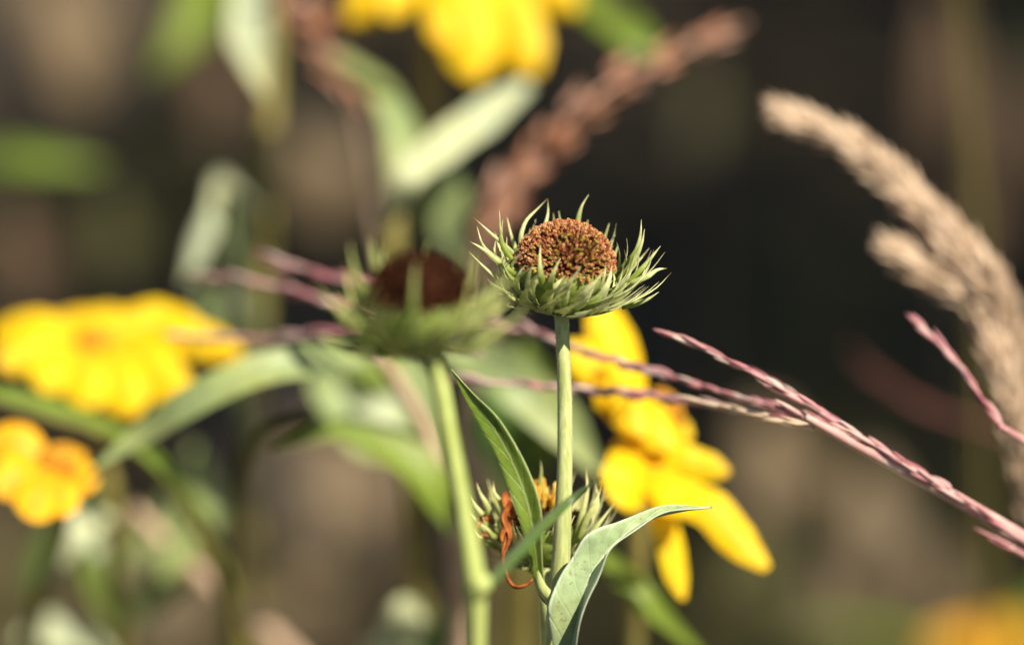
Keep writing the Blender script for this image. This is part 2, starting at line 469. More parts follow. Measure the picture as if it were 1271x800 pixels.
def seed_head(root, org, axis, rd, hd, depth, rows, seed, m_bract, m_floret, nflor, m_front=None, sweep=0.25, frh=1.0, extra=(), skip=None, scale=1.0):
    """part flower_head (green cup) > disc_florets, bracts"""
    rnd = random.Random(seed)
    A = axis_matrix(axis)
    mb = MB()
    lathe(mb, [(1.25 * MM, -depth), (1.7 * MM, -depth + 0.4 * MM), (rd * 0.45, -depth + 1.0 * MM), (rd * 0.8, -depth * 0.66), (rd * 0.97, -depth * 0.33), (rd * 1.02, 0), (rd * 0.97, 0.5 * MM)], A, org)
    head = mb.build('flower_head', M['cup'], root)
    dm = MB()
    prof = [dome_point(rd * 0.97, hd, q / 10, 0)[0] for q in range(11)]
    lathe(dm, [(max(p.x, 1e-5), p.z) for p in prof][::-1], A, org)
    dm.build('disc', M['dome'], head)
    # florets in a phyllotaxis spiral
    fm = MB(); fg = MB()
    for i in range(nflor):
        rho = math.sqrt((i + 0.5) / nflor) ** 1.0
        rho = math.acos(1 - (i + 0.5) / nflor) / (math.pi / 2)
        ph = i * 2.39996
        p, n = dome_point(rd, hd, max(0.01, rho + rnd.gauss(0, .022)), ph + rnd.gauss(0, .035) / max(.2, rho))
        front = (-math.sin(ph)) * math.sin(rho * 1.57)
        g = m_front is not None and rho > 0.28 and front > 0.35 and rnd.random() < 0.38 * max(0, math.cos(ph + 1.2))
        h = rnd.uniform(0.8, 1.5) * MM * frh
        floret(fg if g else fm, org + A @ p - (A @ n) * 0.3 * MM, A @ n, h, rnd.uniform(.2, .36) * MM * frh, rnd)
    fm.build('disc_florets', M[m_floret], head, smooth=False)
    if fg.v: fg.build('green_florets', M[m_front], head, smooth=False)
    # bracts
    for (n, r0, z0, L, a0, da, w) in rows:
        for i in range(n):
            ph = 6.2832 * (i + rnd.uniform(-0.35, 0.35)) / n + r0 * 700
            if skip and skip(ph, rnd): continue
            a = R(a0 + rnd.uniform(-da, da)); l = L * rnd.uniform(0.75, 1.15)
            sw = sweep * (1 if math.sin(ph) < 0 else -0.4) * (0.6 + 0.8 * rnd.random()) + rnd.uniform(-0.18, 0.18)
            kink = rnd.uniform(-0.35, 0.5)
            pts = []
            for t in (0, 0.25, 0.5, 0.75, 1.0):
                e = a * (0.35 + 0.9 * t) + kink * max(0, t - 0.5)
                if t == 0: r, z = r0, z0
                else:
                    r += l * 0.25 * math.cos(e); z += l * 0.25 * math.sin(e)
                p2 = ph + sw * t * t * 1.2
                pts.append(org + A @ Vector((r * math.cos(p2), r * math.sin(p2), z)))
            hint = A @ Vector((math.cos(ph) * -0.6, math.sin(ph) * -0.6, 1)) + Vector((rnd.uniform(-.5, .5), rnd.uniform(-.5, .5), 0))
            bm = bract_mesh(pts, w * rnd.uniform(0.75, 1.25), hint=hint)
            bm.build('bract', M[m_bract], head)
    for (pts, w) in extra:
        bract_mesh(pts, w, hint=(0, -1, 0.3)).build('bract', M[m_bract], head)
    return head, A

def hairs(path, radii, count, L, seed, name, parent):
    rnd = random.Random(seed); mb = MB()
    n = len(path)
    T, B, N = frames(path)
    for _ in range(count):
        i = rnd.randrange(n - 1); u = rnd.random()
        p = path[i].lerp(path[i + 1], u); a = rnd.uniform(0, 6.28)
        o = (B[i] * math.cos(a) + N[i] * math.sin(a))
        q = p + o * (radii[i] * 0.97)
        d = (o + T[i] * rnd.uniform(-.2, .7)).normalized(); s = T[i].cross(o)
        l = L * rnd.uniform(0.5, 1.3); r = 0.02 * MM
        mb.add([q + s * r, q - s * r, q + T[i] * r * 1.5, q + d * l], [(0, 1, 3), (1, 2, 3), (2, 0, 3)])
    return mb.build(name, M['hair'], parent)

def to_ground(p, dx=0.0, dy=0.0):
    return [Vector((p.x + dx * 0.4, p.y + dy * 0.35, p.z * 0.55)), Vector((p.x + dx, p.y + dy, -0.004))]

def stem_leaves(root, path, zs, mat, L=0.06, w=0.011, seed=0):
    """leaves on the part of the stem that is below the picture"""
    rnd = random.Random(seed)
    for z in zs:
        p = min(path, key=lambda q: abs(q.z - z))
        a = rnd.uniform(0, 6.28); o = Vector((math.cos(a), math.sin(a), 0)); l = L * rnd.uniform(.7, 1.2)
        mb = MB()
        blade(mb, [p, p + o * l * .4 + Vector((0, 0, l * .2)), p + o * l * .8 + Vector((0, 0, l * .2)), p + o * l * 1.1], [w * .2, w * .9, w, w * .55, w * .05], Vector((0, 0, 1)), n=16, m=5)
        mb.build('leaf', M[mat], root)

# ================================================================== 1 main seed head
HC = P(702, 328, D0)
rootp = P(688, 800, D0 + .006)
g = to_ground(rootp, 0.01, 0.03)
main = empty('seed_head_stalk', g[1] + Vector((0, 0, 0.004)), 'sharply focused rust brown seed head with curling green bracts on a straight pale fuzzy stem', 'wildflower')
spts = [P(697, 392, D0), P(699, 430, D0 - .001), P(701, 500, D0), P(701, 570, D0), P(697, 680, D0 + .002), rootp] + g
mb = MB()
path = tube(mb, spts, [1.15 * MM, 1.1 * MM, 1.2 * MM, 1.25 * MM, 1.5 * MM, 1.75 * MM, 2.1 * MM, 2.6 * MM], seg=16, n=90)
stem = mb.build('stem', M['stem'], main)
hairs(path[:62], interp([1.15 * MM, 1.1 * MM, 1.2 * MM, 1.25 * MM, 1.5 * MM, 1.75 * MM, 2.1 * MM, 2.6 * MM], 90), 5200, 0.28 * MM, 3, 'stem_hairs', stem)
rowsM = [(13, 3.4 * MM, -7.6 * MM, 7.5 * MM, 32, 12, 1.4 * MM),
         (18, 4.8 * MM, -7.2 * MM, 12 * MM, 32, 14, 1.6 * MM),
         (22, 6.6 * MM, -6.0 * MM, 11.8 * MM, 44, 16, 1.6 * MM),
         (22, 7.8 * MM, -4.2 * MM, 9.2 * MM, 57, 16, 1.5 * MM),
         (16, 8.1 * MM, -2.6 * MM, 7.0 * MM, 68, 16, 1.3 * MM),
         (28, 7.1 * MM, -5.2 * MM, 8.2 * MM, 80, 12, 1.7 * MM)]
def bp(*l): return [P(x, y, D0 + dd * MM) for x, y, dd in l]
extraM = [
    (bp((655, 318, 4), (646, 300, 6), (652, 275, 7), (668, 258, 8), (680, 246, 8)), 0.9 * MM),
    (bp((672, 302, 5), (675, 285, 7), (680, 265, 8), (680, 247, 8)), 0.9 * MM),
    (bp((716, 300, 7), (718, 270, 8), (722, 256, 8), (731, 241, 8)), 0.9 * MM),
    (bp((652, 330, 1), (632, 310, 1), (610, 290, 0), (588, 270, 0)), 0.95 * MM),
    (bp((636, 322, -1), (624, 305, 0), (621, 285, 0), (620, 261, 0)), 0.95 * MM),
    (bp((652, 345, -2), (622, 325, -3), (600, 305, -3), (592, 281, -2)), 1.0 * MM),
    (bp((640, 340, -3), (615, 322, -4), (598, 308, -4), (582, 299, -4)), 0.9 * MM),
    (bp((770, 335, 1), (790, 310, 0), (795, 290, 0), (796, 272, 0)), 0.9 * MM),
    (bp((765, 350, -2), (786, 325, -3), (797, 300, -3), (800, 284, -3)), 0.95 * MM),
    (bp((778, 352, -1), (797, 333, -1), (812, 315, 0), (820, 305, 0)), 0.95 * MM),
    (bp((782, 352, -2), (805, 342, -2), (818, 334, -1), (828, 333, -1)), 1.0 * MM),
    (bp((772, 381, -2), (792, 376, -1), (806, 370, -1), (818, 362, -1)), 1.0 * MM),
    (bp((674, 356, -8), (671, 340, -9.5), (670, 322, -9.5), (671, 303, -9)), 1.15 * MM),
]
head, A = seed_head(main, HC, (0.09, -0.08, 1), 7.6 * MM, 6.5 * MM, 8.6 * MM, rowsM, 11, 'bract', 'floret', 1150, m_front='floret_green', sweep=0.26, frh=0.85, extra=extraM)

# leaf, left one, facing the camera
mb = MB()
thick_blade(mb, [P(691, 752, D0), P(676, 738, D0 - .003), P(668, 712, D0 - .006), P(664, 675, D0 - .008), P(657, 630, D0 - .009), P(640, 580, D0 - .008), P(612, 528, D0 - .006), P(585, 493, D0 - .003), P(560, 458, D0)],
            [1.7 * MM, 1.6 * MM, 1.7 * MM, 2.5 * MM, 4.4 * MM, 4.4 * MM, 3.9 * MM, 2.1 * MM, 0.12 * MM], (-0.35, -1, 0.35), n=44, m=11, fold=0.4, wave=0.04, wfreq=2.5, seed=4, twist=0.8)
lf = mb.build('leaf', M['leaf_main'], main)
tag(lf, 'narrow fresh green leaf folded along its pale midrib, left of the stem')
# petiole
mb = MB(); tube(mb, [P(694, 800, D0), P(691, 765, D0 - .002), P(684, 744, D0 - .003), P(672, 728, D0 - .005), P(667, 700, D0 - .0065)], [1.1 * MM, 1.15 * MM, 1.05 * MM, .9 * MM, .3 * MM], seg=10)
mb.build('petiole', M['stem'], lf)
# leaf, right one, pale
mb = MB()
thick_blade(mb, [P(694, 862, D0 - .001), P(708, 815, D0 - .003), P(721, 762, D0 - .004), P(731, 722, D0 - .004), P(750, 692, D0 - .003), P(774, 666, D0 - .002), P(808, 644, D0), P(845, 634, D0 + .003), P(884, 629, D0 + .006)],
            [2.0 * MM, 4.4 * MM, 6.4 * MM, 6.8 * MM, 5.8 * MM, 3.6 * MM, 2.2 * MM, 1.2 * MM, 0.1 * MM], (-0.5, -1, 0.8), n=60, m=15, fold=1.25, wave=0.15, wfreq=3.4, seed=9)
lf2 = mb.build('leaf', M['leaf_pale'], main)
tag(lf2, 'pale grey green leaf with a wavy folded edge, right of the stem')
stem_leaves(main, path, (0.24, 0.20, 0.15, 0.10, 0.06), 'leaf_pale', seed=5)

# ================================================================== 2 front blurred head
DF = 1.335
fpts = [P(537, 436, DF), P(547, 480, DF), P(562, 560, DF), P(577, 640, DF), P(590, 725, DF), P(592, 800, DF + .003)]
g = to_ground(fpts[-1], 0.0, 0.01)
front = empty('seed_head_stalk', g[1] + Vector((0, 0, 0.004)), 'blurred nearer seed head, domed, its brown darkened to stand for shade, on a leaning green stem', 'wildflower')
mb = MB(); path = tube(mb, fpts + g, [1.2 * MM, 1.25 * MM, 1.3 * MM, 1.4 * MM, 1.75 * MM, 1.5 * MM, 2.1 * MM, 2.6 * MM], seg=14, n=70)
mb.build('stem', M['stem_front'], front)
rowsF = [(16, 2.8 * MM, -8.5 * MM, 10 * MM, 30, 14, 1.6 * MM), (16, 5 * MM, -7.8 * MM, 14 * MM, 36, 16, 1.7 * MM), (16, 7.0 * MM, -6 * MM, 13 * MM, 54, 18, 1.7 * MM), (12, 7.6 * MM, -4 * MM, 10 * MM, 68, 16, 1.5 * MM)]
def fp(*l): return [P(x, y, DF + dd * MM) for x, y, dd in l]
extraF = [
    (fp((452, 375, 0), (445, 350, 0), (438, 325, 0), (434, 300, 0)), 1.2 * MM),
    (fp((475, 345, 2), (465, 325, 3), (462, 310, 3), (460, 290, 3)), 1.2 * MM),
    (fp((512, 420, -8), (512, 385, -10), (514, 350, -10), (516, 325, -9)), 1.4 * MM),
    (fp((560, 405, -3), (590, 380, -4), (615, 360, -3), (642, 340, -2)), 1.7 * MM),
    (fp((555, 420, -3), (590, 400, -4), (615, 385, -3), (640, 368, -2)), 1.7 * MM),
    (fp((480, 420, -2), (450, 405, -2), (420, 385, -2), (392, 352, -1)), 1.5 * MM),
    (fp((480, 428, -2), (450, 428, -2), (420, 425, -2), (388, 415, -1)), 1.5 * MM)]
seed_head(front, P(520, 372, DF), (-0.02, -0.06, 1), 7.6 * MM, 6.6 * MM, 9.4 * MM, rowsF, 23, 'bract_dark', 'floret_shaded', 420, sweep=0.3, extra=extraF)
mb = MB(); blade(mb, [P(592, 730, DF), P(606, 722, DF + .008), P(640, 684, DF + .025), P(680, 642, DF + .038), P(712, 614, DF + .045), P(745, 592, DF + .042)], [1.3 * MM, 1.6 * MM, 2.3 * MM, 2.2 * MM, 1.6 * MM, .3 * MM], (-0.3, -1, -0.25), fold=0.6)
tag(mb.build('leaf', M['leaf_dark'], front), 'thin leaf seen edge on, crossing in front of the sharp stem')
mb = MB(); tube(mb, [P(590, 738, DF), P(598, 724, DF - .001), P(606, 714, DF - .001)], [1.7 * MM, 1.8 * MM, .9 * MM]); mb.build('node', M['stem_front'], front)
stem_leaves(front, path, (0.25, 0.2, 0.14, 0.09), 'leaf_mid', seed=8)

# ================================================================== 3 small spent flower just behind the stem
DS = 1.417
spts = [P(676, 705, DS), P(677, 740, DS), P(680, 800, DS + .006)]
g = to_ground(spts[-1], 0.02, 0.03)
small = empty('spent_flower_stalk', g[1] + Vector((0, 0, 0.004)), 'small half open flower with a yellow tuft and curly bracts, hiding behind the sharp stem', 'wildflower')
mb = MB(); path = tube(mb, spts + g, [1.2 * MM, 1.1 * MM, 1.2 * MM, 1.6 * MM, 2.0 * MM], n=50); mb.build('stem', M['stem'], small)
rowsS = [(14, 2.2 * MM, -7.5 * MM, 9.5 * MM, 22, 12, 1.7 * MM), (16, 4.5 * MM, -6 * MM, 9.5 * MM, 34, 16, 1.7 * MM), (16, 5.8 * MM, -3.5 * MM, 9.5 * MM, 50, 18, 1.6 * MM), (10, 6.4 * MM, -1.5 * MM, 8.5 * MM, 66, 16, 1.4 * MM)]
hd_, A_ = seed_head(small, P(675, 648, DS), (0.04, -0.05, 1), 5.6 * MM, 3.2 * MM, 8.0 * MM, rowsS, 31, 'bract_small', 'floret_shaded', 120, sweep=0.1, extra=[([P(x, y, DS + q * MM) for x, y, q in l], w * MM) for l, w in [
    ([(612, 650, -3), (604, 626, -4), (596, 612, -4), (591, 597, -3)], 1.1), ([(630, 648, -3), (622, 624, -4), (614, 612, -4), (612, 596, -3)], 1.1),
    ([(612, 660, -3), (598, 638, -4), (589, 626, -4), (582, 613, -3)], 1.1), ([(616, 668, -3), (602, 656, -4), (590, 645, -4), (579, 632, -3)], 1.1),
    ([(618, 680, -4), (604, 672, -5), (594, 666, -5), (587, 655, -4)], 1.0), ([(715, 672, -3), (722, 640, -4), (729, 608, -4), (727, 580, -3)], 1.2),
    ([(716, 678, -3), (732, 650, -4), (742, 622, -4), (737, 592, -3)], 1.1), ([(718, 672, -4), (730, 640, -5), (740, 622, -5), (746, 603, -4)], 1.1),
    ([(712, 684, -4), (730, 668, -5), (746, 646, -5), (762, 625, -4)], 1.2), ([(708, 690, -4), (726, 682, -5), (736, 668, -5), (738, 650, -4)], 1.1),
    ([(671, 612, 0), (671, 596, 0), (672, 584, 0), (671, 571, 0)], .7)]])
mb = MB(); rnd = random.Random(5)
for i in range(46):   # yellow tuft of open florets
    a = rnd.uniform(0, 6.28); r = 2.6 * MM * math.sqrt(rnd.random())
    p = P(676, 640, DS) + Vector((r * math.cos(a), r * math.sin(a), 0)); h = rnd.uniform(4.2, 6.2) * MM
    floret(mb, p, Vector((math.cos(a) * .25, math.sin(a) * .25, 1)), h, .42 * MM, rnd)
mb.build('yellow_florets', M['floret_yellow'], hd_, smooth=False)
DC = DS - .010
mb = MB()
blade(mb, [P(634, 622, DC), P(624, 640, DC), P(630, 664, DC), P(623, 690, DC), P(629, 714, DC), P(640, 728, DC - .002), P(652, 726, DC - .003), P(661, 717, DC - .003)], [.8 * MM, 1.1 * MM, 1.0 * MM, .6 * MM, .5 * MM, .5 * MM, .5 * MM, .2 * MM], (0.1, -1, 0.2), fold=1.2, n=50, twist=2.5)
tube(mb, [P(630, 660, DC), P(624, 690, DC), P(629, 714, DC), P(640, 728, DC - .002), P(652, 726, DC - .003), P(661, 719, DC - .003)], [.35 * MM, .38 * MM, .36 * MM, .34 * MM, .34 * MM, .22 * MM], seg=7)
mb.build('withered_petal', M['dry_petal'], hd_)
for (l, w) in [([(640, 640, -4), (630, 630, -6), (626, 618, -6), (632, 608, -5)], 2.0), ([(640, 650, -5), (626, 652, -7), (622, 664, -7), (631, 676, -6)], 2.2), ([(614, 650, -3), (600, 640, -4), (592, 652, -4), (590, 664, -3)], 1.0), ([(612, 662, -3), (598, 664, -4), (590, 676, -4), (588, 684, -3)], 1.0)]:
    mb = MB(); blade(mb, [P(x, y, DS + q * MM) for x, y, q in l], [w * .4 * MM, w * MM, w * .8 * MM, w * .2 * MM], (.3, -1, .2), fold=.9, n=14, m=5); mb.build('withered_petal', M['dry_petal'], hd_)

# ================================================================== yellow flowers
def yellow_flower(name, label, c, axis, petals, d, mat, stem_pts, rdisc=6, leaves=(), smat='stem_olive', gd=(0, .04), group=None, seed=1, drop=None):
    """c = (px,py); petals = list of (base px,py),(tip px,py,dd),width mm"""
    rnd = random.Random(seed)
    cpt = P(c[0], c[1], d)
    sp = [cpt + Vector((0, 0, -4 * MM))] + [P(*q) for q in stem_pts]
    g = to_ground(sp[-1], *gd)
    root = empty(name, g[1] + Vector((0, 0, 0.004)), label, 'yellow flower', group)
    mb = MB(); path = tube(mb, sp + g, [1.5 * MM, 1.5 * MM] + [1.7 * MM] * (len(sp) - 1) + [2.4 * MM], n=60); mb.build('stem', M[smat], root)
    A = axis_matrix(axis)
    mb = MB(); lathe(mb, [(1.4 * MM, -6 * MM), (rdisc * .6 * MM, -4.6 * MM), (rdisc * MM, -2 * MM), (rdisc * 1.02 * MM, 0)], A, cpt, 20)
    hd = mb.build('flower_head', M['cup'], root)
    mb = MB(); prof = [dome_point(rdisc * MM, rdisc * .5 * MM, q / 8, 0)[0] for q in range(9)]
    lathe(mb, [(max(p.x, 1e-5), p.z) for p in prof][::-1], A, cpt, 20)
    for i in range(130):
        rho = math.acos(1 - (i + .5) / 130) / 1.5708
        p, n = dome_point(rdisc * MM, rdisc * .5 * MM, rho, i * 2.39996)
        floret(mb, cpt + A @ p, A @ n, 1.5 * MM, .4 * MM, rnd)
    mb.build('disc_florets', M['disc_brown'], hd)
    for (b, t, w) in petals:
        B = P(b[0], b[1], d + (b[2] if len(b) > 2 else 0) * MM); T = P(t[0], t[1], d + (t[2] if len(t) > 2 else 0) * MM)
        mid = (B + T) / 2 + Vector((0, 0, 1)) * (T - B).length * 0.12
        w = w * MM
        mb = MB(); blade(mb, [B, B.lerp(mid, .55), mid, T.lerp(mid, .45), T], [w * .3, w * .7, w * .97, w, w * .96, w * .8, w * .22], (A @ Vector((0, 0, 1))) * .4 + Vector((0, -1, .4)), n=22, m=9, fold=-.1, curl=-.12, wave=.03, seed=rnd.random())
        mb.build('petal', M[mat if not isinstance(mat, list) else mat[rnd.randrange(len(mat))]], hd)
    for (l, ws, hint, lm) in leaves:
        mb = MB(); blade(mb, [P(*q) for q in l], [x * MM for x in ws], hint, n=24, m=7, fold=.3, wave=.03)
        mb.build('leaf', M[lm], root)
    stem_leaves(root, path, (0.22, 0.17, 0.12, 0.07), 'leaf_mid', seed=seed)
    return root

# right hand flower
yellow_flower('yellow_flower', 'bright yellow flower with drooping petals just right of the sharp stem', (824, 514), (0.9, 0.3, 0.35),
    [((790, 510), (742, 372, 4), 8.3), ((785, 515), (702, 425, 0), 7.4), ((795, 535), (742, 478, -6), 7.0), ((800, 545, -4), (772, 500, -12), 7.4),
     ((805, 535), (858, 545, -2), 6.1), ((788, 580, -4), (905, 586, -6), 5.7), ((800, 560, -4), (772, 630, -16), 9.6), ((800, 575, -5), (852, 640, -16), 7.8),
     ((805, 590, -6), (953, 705, -10), 7.4), ((808, 600, -6), (848, 743, -10), 5.2), ((800, 545), (775, 600, -8), 7.8), ((770, 500, -6), (836, 556, -8), 7.8), ((775, 470, -6), (800, 540, -10), 7.8), ((765, 430, -4), (790, 500, -6), 7.0)],
    1.485, 'petal', [(800, 580, 1.51), (790, 700, 1.52), (785, 800, 1.53)], rdisc=3.2, seed=3, smat='stem_olive',
    leaves=[([(790, 790, 1.53), (740, 680, 1.51), (790, 735, 1.50), (870, 810, 1.51)][1:], [2, 6, 1], (0.3, -1, .4), 'leaf_mid')])
# left one
yellow_flower('yellow_flower', 'wide open yellow flower at the left edge with its petals held level', (118, 425), (0.05, -0.25, 1),
    [((100, 425), (-12, 412, 4), 7.5), ((100, 435), (-5, 452, -6), 7.0), ((105, 432, -2), (50, 482, -14), 8.5), ((115, 432, -3), (108, 505, -16), 9.0),
     ((125, 432, -3), (165, 516, -16), 9.0), ((135, 430, -2), (232, 498, -12), 9.0), ((138, 425), (300, 438, -6), 7.0), ((135, 415, 2), (245, 398, 8), 7.5),
     ((120, 412, 4), (165, 385, 14), 7.5), ((100, 412, 4), (60, 392, 14), 7.5), ((115, 410, 4), (98, 382, 18), 6.0)],
    1.54, 'petal', [(122, 470, 1.555), (135, 600, 1.56), (150, 800, 1.59)], rdisc=2.0, seed=4,
    leaves=[([(140, 640, 1.56), (100, 655, 1.55), (62, 720, 1.55)], [2, 7, 1], (0.3, -.6, .8), 'leaf_soft'),
            ([(150, 800, 1.59), (122, 740, 1.57), (100, 690, 1.56), (96, 640, 1.55)], [2, 4, 4, 1], (0.6, -1, .2), 'leaf_mid')])
# lower left one, more orange
yellow_flower('yellow_flower', 'orange yellow drooping flower cut by the left edge, below the wide open one', (72, 575), (0.3, -0.3, 0.9),
    [((60, 575), (-14, 545, 0), 8.5), ((60, 580, -2), (-5, 610, -10), 8.0), ((68, 582, -3), (38, 645, -14), 8.0), ((80, 580), (112, 610, -4), 6.5), ((75, 585, -2), (76, 640, -12), 7.0), ((80, 570, 2), (105, 560, 8), 6.0)],
    1.495, ['petal_orange'], [(78, 640, 1.525), (40, 800, 1.58)], rdisc=2.4, seed=6, smat='stem_olive',
    leaves=[([(45, 780, 1.6), (60, 690, 1.6), (100, 640, 1.6), (130, 655, 1.6)], [2, 6, 6, 1], (0.1, -.8, .8), 'leaf_dark')])
# top one
yellow_flower('yellow_flower', 'yellow flower with two broad petals hanging down from the top edge', (556, -42), (0.1, -0.5, -0.2),
    [((575, -40), (664, 92, -6), 12), ((565, -38, -3), (590, 100, -8), 11), ((590, -50), (716, 14, -2), 9), ((535, -40), (434, 24, -2), 9.0), ((540, -35), (480, 20, -8), 7.0), ((560, -35), (552, 55, -8), 8.0),
     ((550, -55, 3), (520, -120, 6), 8), ((570, -55, 3), (600, -130, 6), 8)],
    1.585, ['petal', 'petal', 'petal'], [(540, -20, 1.60), (532, 90, 1.60), (552, 250, 1.60), (600, 420, 1.61), (622, 560, 1.62), (628, 800, 1.65)], rdisc=5, seed=8,
    leaves=[([(545, 300, 1.60), (525, 190, 1.58), (470, 110, 1.57), (400, 72, 1.57)], [3, 8, 7, 1], (-.3, -1, .6), 'leaf_grey'),
            ([(575, 330, 1.6), (552, 250, 1.58), (548, 190, 1.58), (556, 160, 1.58)], [4, 9, 6, 2], (.3, -1, .3), 'leaf_grey')])
# far one bottom right
yellow_flower('yellow_flower', 'dull orange flower, very blurred, at the bottom right corner', (1222, 845), (0, -0.3, 1),
    [((1210, 832), (1160, 800, 0), 8), ((1220, 828), (1205, 778, 4), 8), ((1230, 828), (1252, 776, 4), 8), ((1235, 832), (1290, 800, 0), 8), ((1220, 835), (1220, 880, -8), 8)],
    1.95, ['petal_orange'], [(1222, 900, 1.96)], rdisc=5, seed=9, gd=(0, .02))

# ================================================================== background leafy stalks
def leafy_stalk(name, label, spts, radii, smat, leaves, seed=0, low=(0.2, 0.14, 0.08), gd=(0, .03), group=None, lmat='leaf_mid', ground=True, cat='plant'):
    sp = [P(*q) for q in spts]
    g = to_ground(sp[-1], *gd)
    root = empty(name, g[1] + Vector((0, 0, 0.004)), label, cat, group)
    mb = MB(); path = tube(mb, sp + g, [r * MM for r in radii] + [radii[-1] * 1.2 * MM, radii[-1] * 1.5 * MM], n=70, seg=12); mb.build('stem', M[smat], root)
    for (l, ws, hint, lm) in leaves:
        mb = MB(); blade(mb, [P(*q) for q in l], [x * MM for x in ws], hint, n=26, m=7, fold=.3, wave=.04)
        mb.build('leaf', M[lm], root)
    stem_leaves(root, path, low, lmat, seed=seed)
    return root

leafy_stalk('leafy_stalk', 'tall olive stalk with pale hanging leaves, left of the blurred brown head',
    [(345, -260, 1.62), (338, -60, 1.62), (336, 100, 1.62), (326, 330, 1.62), (314, 520, 1.63), (312, 800, 1.66)], [1.1, 1.4, 1.6, 1.7, 1.7, 1.9], 'stem_olive',
    [([(336, -70, 1.61), (318, -20, 1.60), (312, 50, 1.59), (330, 122, 1.58)], [3, 8, 8, .5], (-.3, -1, .2), 'leaf_soft'),
     ([(326, 270, 1.62), (296, 236, 1.60), (268, 226, 1.585), (252, 270, 1.575), (238, 312, 1.57), (226, 352, 1.57)], [1, 1.5, 4, 9, 8.5, 2], (.3, -.9, .5), 'leaf_soft'),
     ([(322, 390, 1.62), (300, 350, 1.61), (290, 300, 1.60), (284, 252, 1.59)], [2, 3.5, 5, 2], (.5, -1, .2), 'leaf_grey'),
     ([(322, 460, 1.62), (290, 420, 1.61), (262, 380, 1.60), (245, 345, 1.59)], [2, 8, 8, .5], (.2, -1, .3), 'leaf_grey'),
     ([(325, 430, 1.62), (305, 400, 1.61), (295, 365, 1.60), (300, 335, 1.59)], [2, 5, 5, .5], (.2, -1, .3), 'leaf_soft'),
     ([(314, 600, 1.63), (335, 545, 1.62), (390, 525, 1.61), (460, 530, 1.60), (520, 560, 1.60)], [2, 3.5, 4.5, 3.5, .5], (.2, -.7, .8), 'stem_olive'),
     ([(316, 560, 1.63), (250, 400, 1.62), (230, 200, 1.66), (200, 90, 1.70)][:1] + [(300, 500, 1.60), (296, 440, 1.59)], [1, 4, .5], (.2, -.7, .8), 'leaf_grey')], seed=11)

leafy_stalk('leafy_stalk', 'stalk behind the blurred brown head, its one pale leaf pointing up to the right',
    [(500, 205, 1.55), (491, 250, 1.55), (488, 300, 1.55), (492, 380, 1.56), (505, 520, 1.57), (520, 800, 1.60)], [1.0, 1.7, 2.0, 2.0, 2.0, 2.2], 'stem_olive',
    [([(488, 262, 1.545), (502, 222, 1.54), (548, 182, 1.55), (602, 142, 1.562), (656, 104, 1.575)], [2, 5.5, 6.4, 6.4, 2], (.1, -1, .5), 'leaf_soft'),
     ([(490, 270, 1.56), (500, 190, 1.56), (470, 110, 1.57), (415, 62, 1.58)], [3, 7, 5, 1], (.2, -1, .3), 'leaf_grey'),
     ([(500, 480, 1.56), (470, 455, 1.56), (430, 450, 1.57), (385, 470, 1.58)], [2, 9, 9, 1], (0, -.8, .8), 'leaf_mid'),
     ([(505, 540, 1.56), (470, 500, 1.56), (425, 500, 1.57), (390, 520, 1.58)], [2, 9, 10, 1], (0, -.8, .8), 'leaf_soft'),
     ([(500, 560, 1.57), (440, 540, 1.56), (400, 470, 1.56), (430, 430, 1.56)], [2, 8, 8, 1], (.3, -.8, .5), 'leaf_grey')], seed=12)

leafy_stalk('leafy_stalk', 'arching dark green leaf stalk crossing the lower left corner',
    [(-30, 485, 1.52), (60, 515, 1.52), (150, 545, 1.52), (215, 600, 1.53), (262, 680, 1.54), (290, 800, 1.57)], [.8, 1.2, 1.4, 1.6, 1.8, 2], 'leaf_mid' if False else 'stem_olive',
    [([(285, 760, 1.56), (258, 660, 1.525), (200, 585, 1.515), (120, 530, 1.51), (20, 498, 1.505), (-60, 480, 1.50)], [3, 6, 7, 6, 5, 2], (.4, -.7, .7), 'leaf_mid'),
     ([(222, 610, 1.56), (150, 560, 1.50), (118, 578, 1.50)][:1] + [(250, 640, 1.56), (215, 690, 1.56), (200, 720, 1.56)], [2, 6, 6, 1], (.1, -.8, .7), 'leaf_grey')], seed=13)

leafy_stalk('leafy_stalk', 'stalk behind the blurred front stem with a long pale leaf running down to the left',
    [(470, 440, 1.50), (520, 520, 1.51), (560, 640, 1.52), (570, 800, 1.54)], [1.2, 1.5, 1.8, 2.0], 'stem_tan',
    [([(455, 452, 1.50), (400, 448, 1.49), (320, 462, 1.485), (230, 505, 1.485), (170, 545, 1.49), (118, 580, 1.49)], [3, 6.5, 6.5, 6, 4.5, .5], (.1, -.8, .7), 'leaf_grey'),
     ([(565, 660, 1.52), (540, 610, 1.51), (490, 560, 1.51), (420, 535, 1.51), (340, 560, 1.51)], [3, 9, 9, 5, 1], (.1, -.8, .7), 'leaf_mid'),
     ([(560, 640, 1.53), (530, 560, 1.53), (520, 480, 1.53), (500, 430, 1.53)], [3, 8, 8, 1], (.1, -.8, .3), 'leaf_grey')], seed=14)

